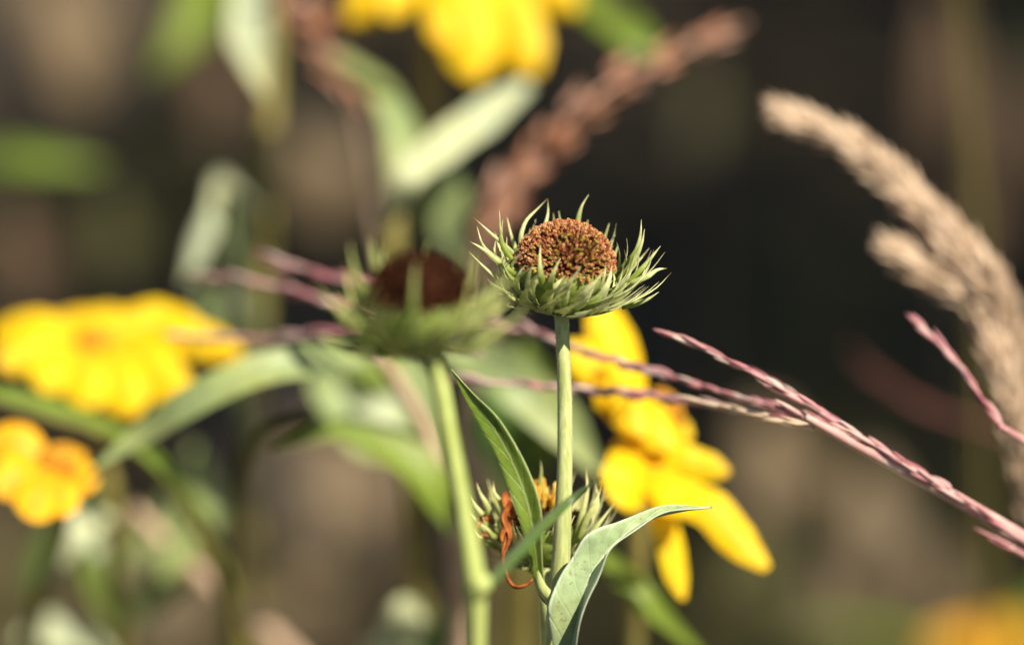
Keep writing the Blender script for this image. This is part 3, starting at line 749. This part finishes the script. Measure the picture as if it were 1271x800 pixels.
leafy_stalk('leafy_stalk', 'low leafy stalk whose broad grey green leaf shows between the two stems',
    [(640, 480, 1.60), (650, 560, 1.60), (655, 700, 1.61), (655, 800, 1.62)], [1.0, 1.5, 1.8, 2.0], 'stem_olive',
    [([(745, 590, 1.52), (700, 530, 1.52), (640, 475, 1.52), (575, 435, 1.53), (540, 420, 1.53)][::-1], [2, 8, 9, 8, 1], (.3, -1, .5), 'leaf_grey'),
     ([(655, 640, 1.58), (640, 580, 1.57), (620, 520, 1.56), (610, 450, 1.56)], [2, 10, 9, 1], (.1, -1, .3), 'leaf_dark'),
     ([(655, 600, 1.58), (670, 530, 1.57), (668, 480, 1.56), (650, 420, 1.56)], [2, 9, 9, 1], (.1, -1, .3), 'leaf_mid')], seed=15)

leafy_stalk('leafy_stalk', 'stalk with a broad green leaf blurred across the top edge, right of the yellow petals',
    [(700, -60, 1.62), (690, -120, 1.62), (760, -140, 1.64), (1300, -200, 1.70), (1600, 300, 1.75), (1650, 800, 1.8)], [.6, 1, 1.3, 1.6, 1.8, 2.0], 'stem_olive',
    [([(705, -40, 1.62), (745, 5, 1.61), (790, 45, 1.60), (828, 74, 1.60)], [4, 8, 7, 1], (-.3, -1, .5), 'leaf_mid')], seed=16)

leafy_stalk('leafy_stalk', 'strongly blurred green shoot at the top left whose leaf hangs from the top edge',
    [(262, -60, 1.74), (255, -120, 1.74), (150, -160, 1.76), (-120, 0, 1.78), (-160, 500, 1.80), (-160, 800, 1.82)], [.6, 1, 1.3, 1.6, 1.8, 2.0], 'stem_olive',
    [([(262, -60, 1.74), (250, -10, 1.73), (228, 45, 1.72), (192, 92, 1.72)], [4, 8, 7, 1], (.3, -1, .5), 'leaf_mid'),
     ([(-150, 190, 1.76), (-60, 190, 1.74), (40, 198, 1.72), (130, 208, 1.72)], [3, 6, 6, 1], (0, -1, .6), 'leaf_mid')], seed=17)

leafy_stalk('leafy_stalk', 'short stalk with a pale round leaf at the bottom edge, left of the front stem',
    [(500, 790, 1.58), (505, 840, 1.58), (510, 900, 1.6)], [.8, 1, 1.2], 'stem_olive',
    [([(506, 810, 1.57), (500, 785, 1.56), (502, 762, 1.55), (508, 742, 1.55)], [3, 7, 8, 3], (-.1, -1, .6), 'leaf_soft'),
     ([(505, 830, 1.57), (470, 800, 1.56), (450, 795, 1.55)], [3, 5, 1], (-.1, -1, .6), 'leaf_soft'),
     ([(515, 840, 1.59), (540, 790, 1.59), (545, 760, 1.59)], [3, 7, 1], (-.1, -1, .6), 'leaf_dark')], seed=18)

leafy_stalk('leafy_stalk', 'cluster of pale leaves on a stalk at the bottom left corner',
    [(150, 640, 1.62), (130, 700, 1.62), (150, 760, 1.62), (175, 830, 1.63)], [.9, 1.3, 1.6, 1.8], 'stem_olive',
    [([(130, 720, 1.61), (110, 690, 1.60), (100, 655, 1.60), (110, 620, 1.60)], [2, 7, 6, 1], (0, -1, .6), 'leaf_soft'),
     ([(135, 720, 1.61), (165, 700, 1.60), (195, 660, 1.60), (210, 610, 1.60)], [2, 8, 7, 1], (0, -1, .6), 'leaf_grey'),
     ([(170, 770, 1.62), (225, 690, 1.60), (255, 620, 1.60), (240, 550, 1.60)], [2, 9, 10, 1], (.2, -1, .6), 'leaf_grey'),
     ([(160, 780, 1.61), (160, 740, 1.60), (140, 700, 1.60), (150, 660, 1.60)], [2, 7, 7, 1], (0, -1, .6), 'leaf_grey'),
     ([(160, 830, 1.61), (100, 800, 1.60), (55, 785, 1.60), (20, 795, 1.60)], [2, 6, 8, 1], (0, -1, .8), 'leaf_soft'),
     ([(150, 640, 1.62), (120, 600, 1.61), (90, 590, 1.60)], [2, 6, 1], (0, -1, .6), 'leaf_dark')], seed=19)

leafy_stalk('dry_stalk', 'bent dry pinkish tan stalk at the bottom left',
    [(165, 630, 1.58), (215, 685, 1.58), (270, 735, 1.59), (330, 785, 1.60), (400, 860, 1.61)], [1.0, 1.6, 2.0, 2.0, 2.0], 'stem_tan', [], seed=20, low=())

M['patch_light'] = leaf_mat('leaf_patch_brown', (0.13, 0.103, 0.066), (0.16, 0.125, 0.083), (0.3, 0.2, 0.14), trans=0.2, rough=0.8)
M['patch_dark'] = leaf_mat('leaf_patch_dark', (0.05, 0.031, 0.019), (0.06, 0.037, 0.023), (0.14, 0.09, 0.06), trans=0.15, rough=0.8)
M['olive_leaf'] = leaf_mat('leaf_olive_dull', (0.045, 0.045, 0.014), (0.055, 0.052, 0.018), (0.12, 0.12, 0.04), trans=0.2, rough=0.7)
def makeshift(label, blobs, base_px, d, seed):  # added stalks, leaves sized to stand for lit and darker background patches
    rnd = random.Random(seed); lv = []
    for (x, y, rx, ry, mt) in blobs:
        a = rnd.uniform(-.5, .5)
        lv.append(([(x - rx * a, y + ry, d), (x - rx * .3 * a, y + ry * .3, d - .012), (x + rx * .3 * a, y - ry * .35, d - .012), (x + rx * a, y - ry, d)], [3, rx * 2 * S * d * 1000, rx * 1.9 * S * d * 1000, 2], (.3, -.9, .5), mt))
    top = min(b[1] for b in blobs)
    leafy_stalk('makeshift_stalk', label, [(base_px, top, d + .01), (base_px + 10, (top + 900) / 2, d + .01), (base_px + 5, 950, d + .02)], [.25, .4, .5], 'stem_dark', lv, seed=seed, low=(), gd=(.01, .04), cat='dead plant')
makeshift('withered stalk added with broad brown leaves for lit and darker background patches, far back in the top left corner', [(90, 50, 60, 75, 'patch_light'), (30, 330, 40, 70, 'patch_dark'), (140, 300, 35, 60, 'olive_leaf')], 60, 1.95, 31)
makeshift('withered stalk added with brown leaves for lit and darker background patches, far back behind the tall olive stalk', [(400, 215, 52, 62, 'patch_light'), (270, 120, 40, 70, 'patch_dark'), (430, 610, 75, 85, 'patch_light')], 420, 1.98, 32)
makeshift('withered stalk added with dark brown leaves for darker background patches, far back behind the two thin grass stalks', [(1170, 110, 36, 120, 'patch_dark'), (1250, 180, 30, 110, 'patch_dark'), (1200, 300, 30, 70, 'patch_dark')], 1190, 1.98, 33)
makeshift('withered stalk added with dull tan leaves for lighter background patches, far back below the slanting pink grass', [(960, 590, 70, 75, 'patch_light'), (1080, 660, 60, 85, 'patch_light'), (930, 720, 60, 80, 'olive_leaf'), (1030, 760, 60, 60, 'patch_light'), (1150, 740, 50, 60, 'patch_light')], 1010, 2.0, 34)
makeshift('withered stalk added with dull olive leaves for a background patch, far back right of the rust plume', [(870, 140, 48, 50, 'olive_leaf')], 868, 2.05, 35)
makeshift('withered stalk added with tan leaves for lighter background patches, far back along the bottom left', [(205, 745, 60, 60, 'patch_light'), (20, 740, 40, 70, 'olive_leaf'), (370, 740, 40, 70, 'patch_light')], 190, 1.98, 36)
# ================================================================== grasses
def raceme(parent, pts, n=None, L=5.0, r=.48, seed=0, w=.55, mat='pink', name='raceme'):
    rnd = random.Random(seed); path = smooth_path(pts, 120)
    mb = MB(); tube(mb, pts, [.35 * MM, .25 * MM], seg=6, n=30)
    T, B, N = frames(path)
    tot = sum((path[i + 1] - path[i]).length for i in range(119))
    k = n or int(tot / (1.2 * MM))
    for i in range(k):
        t = i / k * 118; j = int(t)
        a = rnd.uniform(0, 6.283); o = B[j] * math.cos(a) + N[j] * math.sin(a)
        spindle(mb, path[j] + o * rnd.uniform(.1, .4) * MM, T[j] + o * rnd.uniform(.0, .14), L * MM * rnd.uniform(.7, 1.3), r * MM * rnd.uniform(.7, 1.2))
    return mb.build(name, M[mat], parent)

def q(*l): return [P(*x) for x in l]
rootg = Vector((0.25, 1.50, 0))
bl = empty('finger_grass', rootg, 'pink purple grass with long thin seed spikes slanting across the picture from the right edge', 'grass')
mb = MB(); tube(mb, [rootg - Vector((0, 0, .004)), Vector((.24, 1.49, .14)), P(1480, 800, 1.44), P(1380, 735, 1.43), P(1271, 668, 1.425), P(1150, 598, 1.42), P(1050, 545, 1.415), P(1000, 517, 1.412)],
     [1.6 * MM, 1.5 * MM, 1.4 * MM, 1.35 * MM, 1.3 * MM, 1.15 * MM, .9 * MM, .6 * MM], n=90); mb.build('stem', M['pink_culm'], bl)
raceme(bl, q((1160, 600, 1.418), (1050, 530, 1.415), (940, 466, 1.415), (828, 412, 1.42)), seed=1)
raceme(bl, q((1180, 606, 1.42), (1080, 552, 1.422), (1000, 500, 1.425), (945, 465, 1.43)), seed=2)
raceme(bl, q((1130, 590, 1.42), (1010, 522, 1.42), (900, 487, 1.43), (800, 458, 1.44), (712, 432, 1.45), (655, 408, 1.46)), seed=3)
raceme(bl, q((1010, 528, 1.42), (900, 505, 1.435), (800, 491, 1.445), (700, 482, 1.45), (560, 470, 1.46)), seed=4, r=.45)
raceme(bl, q((1271, 672, 1.424), (1180, 612, 1.42), (1080, 560, 1.418), (985, 512, 1.416)), seed=5, L=6)
raceme(bl, q((660, 412, 1.46), (560, 398, 1.47), (420, 412, 1.48), (330, 420, 1.49), (215, 418, 1.50)), seed=6, r=.5, L=5)
raceme(bl, q((620, 398, 1.46), (500, 362, 1.475), (420, 345, 1.48), (335, 322, 1.49)), seed=7)
raceme(bl, q((600, 440, 1.46), (500, 400, 1.475), (400, 372, 1.48), (330, 352, 1.49), (250, 343, 1.50)), seed=8)
raceme(bl, q((1010, 531, 1.414), (950, 517, 1.418), (905, 506, 1.425), (860, 496, 1.43)), seed=14, mat='straw', r=.42)
r2 = Vector((0.22, 1.52, 0))
g2 = empty('finger_grass', r2, 'short dark red grass spike in front of the straw plume at the right edge', 'grass')
mb = MB(); tube(mb, [r2 - Vector((0, 0, .004)), Vector((.21, 1.49, .15)), P(1380, 700, 1.44), P(1290, 560, 1.43), P(1240, 528, 1.425)], [1.3 * MM, 1.1 * MM, .7 * MM, .6 * MM, .6 * MM], n=60); mb.build('stem', M['pink_culm'], g2)
raceme(g2, q((1250, 535, 1.425), (1215, 490, 1.43), (1175, 435, 1.435), (1138, 402, 1.44)), seed=9)
raceme(g2, q((1320, 715, 1.43), (1275, 690, 1.43), (1240, 672, 1.43)), seed=10)
r3 = Vector((0.30, 1.75, 0))
g3 = empty('finger_grass', r3, 'dim reddish grass spike far back in the dark, left of the straw plume', 'grass')
mb = MB(); tube(mb, [r3 - Vector((0, 0, .004)), Vector((.29, 1.72, .12)), P(1420, 700, 1.66), P(1300, 560, 1.64), P(1190, 520, 1.63)], [1.3 * MM, 1.2 * MM, 1 * MM, .8 * MM, .6 * MM], n=50); mb.build('stem', M['dim_red'], g3)
raceme(g3, q((1210, 525, 1.63), (1150, 505, 1.63), (1095, 470, 1.63), (1060, 438, 1.64)), seed=12, r=.3, n=40, mat='dim_red')

def plume(parent, pts, widths, count, mat, L=5, r=.6, seed=0, name='plume', clump=0):
    rnd = random.Random(seed); path = smooth_path(pts, 150); ww = interp(widths, 150); T, B, N = frames(path)
    mb = MB()
    tube(mb, pts, [.6 * MM, .3 * MM], seg=6, n=40)
    for i in range(count):
        t = rnd.random()
        if clump: t = min(max((math.floor(t * clump) + .5 + rnd.gauss(0, .14)) / clump, 0), 1)
        j = int(t * 147)
        a = rnd.uniform(0, 6.28); o = B[j] * math.cos(a) + N[j] * math.sin(a)
        rr = ww[j] * .5 * MM * math.sqrt(rnd.random())
        spindle(mb, path[j] + o * rr, T[j] + o * rnd.uniform(.15, .6), L * MM * rnd.uniform(.7, 1.2), r * MM * rnd.uniform(.7, 1.2), seg=4)
    return mb.build(name, M[mat], parent)

rp = Vector((0.165, 1.60, 0))
pl = empty('plume_grass', rp, 'straw coloured fluffy grass plume arching down the right side', 'grass')
mb = MB(); tube(mb, [rp - Vector((0, 0, .004)), Vector((.165, 1.57, .15)), P(1310, 800, 1.510), P(1275, 600, 1.505)], [1.8 * MM, 1.5 * MM, 1.2 * MM, 1.0 * MM], n=50); mb.build('stem', M['stem_tan'], pl)
plume(pl, q((1290, 640, 1.505), (1270, 520, 1.500), (1254, 430, 1.495), (1230, 360, 1.490), (1180, 297, 1.490), (1125, 240, 1.490), (1060, 182, 1.490), (960, 138, 1.490)), [6, 6, 6, 5.6, 4.6, 4, 3.2, 1.2], 1500, 'straw', seed=1, r=.4, L=4.6)
plume(pl, q((1200, 375, 1.490), (1155, 342, 1.490), (1108, 308, 1.490)), [3, 3.4, 2], 110, 'straw', seed=2, name='side_plume', r=.42)
plume(pl, q((1262, 560, 1.495), (1248, 480, 1.490), (1225, 400, 1.490)), [3, 4, 3], 120, 'straw', seed=3, name='side_plume')

rr_ = Vector((0.02, 1.80, 0))
rp2 = empty('plume_grass', rr_, 'rust brown knobbly grass plume behind and above the sharp head', 'grass')
mb = MB(); tube(mb, [rr_ - Vector((0, 0, .004)), Vector((.0, 1.76, .16)), P(600, 560, 1.68), P(592, 380, 1.66), P(610, 250, 1.65)], [1.8 * MM, 1.5 * MM, 1.2 * MM, 1.0 * MM, .8 * MM], n=50); mb.build('stem', M['stem_tan'], rp2)
plume(rp2, q((600, 260, 1.56), (640, 220, 1.56), (690, 165, 1.56), (745, 115, 1.56), (820, 75, 1.57), (925, 28, 1.58)), [3, 5.5, 5.5, 5, 3.6, 2.2], 105, 'rust', seed=5, clump=7, r=.62)
plume(rp2, q((590, 320, 1.56), (620, 270, 1.56), (650, 210, 1.56)), [4, 4, 3], 32, 'rust', seed=6, clump=3, name='side_plume')
rr3 = Vector((-0.03, 1.84, 0))
rp3 = empty('plume_grass', rr3, 'rust brown grass plume at the top, left of the hanging yellow petals', 'grass')
mb = MB(); tube(mb, [rr3 - Vector((0, 0, .004)), Vector((-.04, 1.80, .16)), P(500, 560, 1.72), P(480, 300, 1.70), P(450, 130, 1.69)], [1.8 * MM, 1.5 * MM, 1.1 * MM, .8 * MM, .6 * MM], n=50); mb.build('stem', M['stem_tan'], rp3)
plume(rp3, q((455, 140, 1.59), (430, 100, 1.59), (400, 50, 1.59), (370, 15, 1.59), (345, -30, 1.59)), [3, 4, 4.5, 4, 2], 80, 'rust', seed=7, clump=5, r=.6)

def blade_grass(label, pts, r, base, mat='stem_olive'):
    root = empty('grass_stalk', base, label, 'grass', 'thin upright grass stalks at the right')
    mb = MB(); tube(mb, [base - Vector((0, 0, .004))] + [P(*x) for x in pts], [r * MM, r * MM, r * .7 * MM, r * .5 * MM], n=50, seg=8); mb.build('stem', M[mat], root)
    l = MB(); p0 = base + Vector((0, 0, .03)); blade(l, [p0, p0 + Vector((.02, .01, .08)), p0 + Vector((.06, .03, .12)), p0 + Vector((.11, .05, .08))], [2 * MM, 4 * MM, 3 * MM, .2 * MM], (0, 0, 1)); l.build('leaf', M['grass'], root)
blade_grass('thin olive grass stalk at the right that stands straight and runs the full height', [(1230, 800, 1.72), (1222, 500, 1.68), (1214, 250, 1.66), (1195, 0, 1.64), (1180, -200, 1.62)], .7, Vector((.125, 1.82, 0)))
blade_grass('thin olive grass stalk at the right, leaning left at its top across the straight one', [(1215, 800, 1.76), (1212, 500, 1.72), (1208, 300, 1.68), (1185, 0, 1.65), (1170, -150, 1.64)], .5, Vector((.113, 1.86, 0)))

# ================================================================== ground and background
m, nt = new_mat('soil')
tc = nt.nodes.new('ShaderNodeTexCoord')
n1 = noise(nt, 14, 3); n2 = noise(nt, 60, 5); n3 = noise(nt, 3.2, 2)
c = mixc(nt, ramp(nt, n1, [(0.42, 0.0), (0.6, 1.0)]), (0.012, 0.009, 0.005), (0.11, 0.085, 0.05))
c = mixc(nt, ramp(nt, n2, [(0.4, 0.0), (0.85, 0.5)]), c, (0.20, 0.155, 0.12))
c = mixc(nt, ramp(nt, n3, [(0.45, 0.0), (0.65, 0.6)]), c, (0.05, 0.042, 0.016))
finish(nt, c, 0.95, bump=n2, bdist=0.004, spec=0.1)
M['soil'] = m

mb = MB()
xs = sorted(set([-300, -60, -15, -5, -3] + [round(-2 + i * .05, 3) for i in range(81)] + [round(-.5 + i * .0125, 4) for i in range(81)] + [3, 5, 15, 60, 300]))
ys = sorted(set([-300, -60, -15, -5, -2, -1] + [round(-.5 + i * .05, 3) for i in range(111)] + [round(2.2 + i * .0125, 4) for i in range(121)] + [6, 8, 15, 40, 120, 600]))
rg = random.Random(2)
def gz(x, y):
    near = max(0, 1 - max(0, abs(x) - 1.5) / 2) * max(0, 1 - max(0, abs(y - 2.5) - 3))
    return (0.012 * math.sin(x * 7 + y * 3) * math.sin(y * 5 - x * 2) + 0.008 * math.sin(x * 17) * math.cos(y * 13) + 0.009 * math.sin(x * 61 + 3 * math.sin(y * 21)) * math.sin(y * 47 + 2 * math.sin(x * 33))) * near * min(1, max(0, (y - 1.95) * 3))
vs = [(x, y, gz(x, y)) for y in ys for x in xs]
nx = len(xs)
fs = [(j * nx + i, j * nx + i + 1, (j + 1) * nx + i + 1, (j + 1) * nx + i) for j in range(len(ys) - 1) for i in range(nx - 1)]
mb.add(vs, fs)
gr = mb.build('ground', M['soil']); tag(gr, kind='structure')

# leaf litter (stuff)
rnd = random.Random(77); mb = MB()
for i in range(5200):
    x = rnd.uniform(-.9, .9); y = rnd.uniform(1.2, 4.2); z = gz(x, y) + rnd.uniform(.001, .008)
    a = rnd.uniform(0, 6.28); l = rnd.uniform(.006, .022); w = l * rnd.uniform(.15, .5); t = rnd.uniform(-.5, .5)
    d = Vector((math.cos(a), math.sin(a), t * .5)); s = Vector((-math.sin(a), math.cos(a), rnd.uniform(-.5, .5)))
    p = Vector((x, y, z))
    mb.add([p - d * l, p - s * w, p + d * l, p + s * w, p + Vector((0, 0, w * .4))], [(0, 1, 4), (1, 2, 4), (2, 3, 4), (3, 0, 4)])
tag(mb.build('leaf_litter', M['litter']), 'brown dry leaf litter strewn over the bare soil behind the flowers', 'leaf litter', kind='stuff')

# ground grass (stuff)
mb = MB()
def tuft(cx, cy, n, h, sp):
    for i in range(n):
        a = rnd.uniform(0, 6.28); r = sp * math.sqrt(rnd.random()); b = Vector((cx + r * math.cos(a), cy + r * math.sin(a), -.003)); b.z += gz(b.x, b.y)
        le = Vector((rnd.uniform(-.5, .5), rnd.uniform(-.5, .5), 0)); hh = h * rnd.uniform(.5, 1.1)
        w = rnd.uniform(.0006, .0014); sd = Vector((math.cos(a * 3), math.sin(a * 3), 0))
        p1 = b + Vector((0, 0, hh * .5)) + le * hh * .2; p2 = b + Vector((0, 0, hh * .9)) + le * hh * .8
        mb.add([b - sd * w, b + sd * w, p1 + sd * w, p1 - sd * w, p2], [(0, 1, 2, 3), (3, 2, 4)])
for (px, py, d, n, h, sp) in [(1010, 690, 2.62, 260, .05, .035), (380, 330, 2.9, 220, .05, .04), (200, 350, 2.9, 200, .05, .04)]:
    p = P(px, py, d); k = CAM + (p - CAM) * (CAM.z / (CAM.z - p.z)); tuft(k.x, k.y, n, h, sp)
for (x_, y_, n_, h_) in [(-.13, 2.30, 120, .10), (-.06, 2.42, 90, .08), (.05, 2.35, 120, .09), (.11, 2.40, 160, .12), (.15, 2.30, 90, .10), (-.15, 2.7, 120, .07), (.10, 2.7, 90, .07), (-.10, 3.0, 90, .08)]: tuft(x_, y_, n_ // 2, h_, .03)
for i in range(26): tuft(rnd.uniform(-1.2, 1.2), rnd.choice([rnd.uniform(.9, 1.9), rnd.uniform(3.6, 5)]), 60, .06, .03)
tag(mb.build('ground_grass', M['grass']), 'thin dull green grass tufts growing out of the soil in the background', 'grass', kind='stuff')

def ground_at(px, py):
    v = (P(px, py, 1) - CAM); return CAM + v * (CAM.z / -v.z)

def rock(px, py, sx, sy, sz, label, seed, mat='rock'):
    p = ground_at(px, py); r = random.Random(seed)
    import bmesh
    bm = bmesh.new(); bmesh.ops.create_icosphere(bm, subdivisions=4, radius=1)
    ph = [Vector((r.uniform(-1, 1), r.uniform(-1, 1), r.uniform(-1, 1))).normalized() for _ in range(9)]
    for v in bm.verts:
        n = v.co.copy(); q_ = 1.0
        for u_ in ph: q_ = min(q_, 0.80 / max(.01, n.dot(u_)) if n.dot(u_) > .6 else q_)
        q_ += .05 * math.sin(n.x * 7 + seed) * math.sin(n.y * 6) + .02 * math.sin(n.z * 19 + n.x * 15)
        v.co = Vector((n.x * sx, n.y * sy, n.z * sz)) * q_
    me = bpy.data.meshes.new('rock'); bm.to_mesh(me); bm.free(); me.materials.append(M[mat])
    o = bpy.data.objects.new('rock', me); col.objects.link(o); o.location = (p.x, p.y, sz * .35); o.rotation_euler = (0, 0, r.uniform(0, 6))
    tag(o, label, 'rock', 'rocks on the soil behind the flowers')
rock(90, 95, .026, .03, .032, 'brown rock lying at the top left corner of the view', 1)
rock(400, 255, .022, .025, .026, 'brown rock lying between the tall olive stalk and the pale leaf', 2)
rock(430, 650, .03, .03, .026, 'grey brown rock showing low down, left of the front stem', 3)

# shrub added out of frame at the right, to shade the ground behind
def shrub(name, label, base, h, rad, nleaf, seed, cz=.6, leaf=.02):
    rnd = random.Random(seed)
    root = empty(name, base, label, 'shrub')
    mb = MB(); tips = []
    for i in range(16):
        a = rnd.uniform(0, 6.28); rr = rad * rnd.uniform(.3, .9)
        e = base + Vector((rr * math.cos(a), rr * math.sin(a), h * rnd.uniform(.5, .95)))
        mid = base.lerp(e, .5) + Vector((rnd.uniform(-.1, .1) * rad, rnd.uniform(-.1, .1) * rad, h * .08))
        tube(mb, [base + Vector((0, 0, -.01)), mid, e], [.02 * h, .011 * h, .003 * h], seg=7, n=14); tips.append((mid, e))
        for k in range(4):
            s = mid.lerp(e, rnd.random()); q_ = s + Vector((rnd.uniform(-1, 1), rnd.uniform(-1, 1), rnd.uniform(-.4, 1))) * rad * .35
            tube(mb, [s, q_], [.005 * h, .002 * h], seg=5, n=4); tips.append((s, q_))
    mb.build('branches', M['bark'], root)
    mb = MB()
    cl = [base + Vector((rnd.gauss(0, .45) * rad, rnd.gauss(0, .45) * rad, h * rnd.uniform(.25, .95))) for _ in range(60)]
    for i in range(nleaf):
        if rnd.random() < .5:
            s, e = rnd.choice(tips); c_ = s.lerp(e, rnd.random()); sp = rad * .10
        else: c_ = rnd.choice(cl); sp = rad * .13
        p = c_ + Vector((rnd.gauss(0, sp), rnd.gauss(0, sp), rnd.gauss(0, sp)))
        if p.z < .01: continue
        a = rnd.uniform(0, 6.28); d = Vector((math.cos(a), math.sin(a), rnd.uniform(-.6, .6))) * leaf * rnd.uniform(.6, 1.2); s = d.cross(Vector((rnd.uniform(-.6, .6), rnd.uniform(-.6, .6), 1))).normalized() * d.length * .35
        mb.add([p, p + d * .5 + s, p + d, p + d * .5 - s], [(0, 1, 2, 3)])
    mb.build('foliage', M['shrub_leaf'], root)
shrub('shrub', 'dense dark shrub added outside the frame, right of the flowers, to shade the background', Vector((1.10, 2.22, 0)), 1.38, .75, 36000, 5, leaf=.035)
shrub('shrub', 'low dark leafy shrub in the deep shade at the upper right', Vector((.30, 3.75, 0)), .55, .30, 9000, 6, leaf=.02)

# ================================================================== light
SUN = Vector((0.47, -0.50, 0.80)).normalized()     # towards the sun
w = bpy.data.worlds.new('World'); sc.world = w; w.use_nodes = True
nt = w.node_tree; bg = nt.nodes['Background']; sky = nt.nodes.new('ShaderNodeTexSky')
sky.sky_type = 'NISHITA'; sky.sun_disc = False
sky.sun_elevation = math.asin(SUN.z)
sky.sun_rotation = math.atan2(SUN.x, SUN.y)
nt.links.new(sky.outputs[0], bg.inputs[0]); bg.inputs[1].default_value = 0.05
ld = bpy.data.lights.new('sun', 'SUN'); ld.energy = 5.0; ld.angle = R(0.5); ld.color = (1, 0.90, 0.70)
lo = bpy.data.objects.new('sun', ld); col.objects.link(lo)
lo.rotation_euler = SUN.to_track_quat('Z', 'Y').to_euler()
sc.view_settings.view_transform = 'Standard'
sc.view_settings.look = 'None'
sc.view_settings.gamma = 1
sc.view_settings.exposure = 0.85
sc.render.engine = 'CYCLES'
sc.cycles.max_bounces = 6
sc.cycles.use_denoising = True
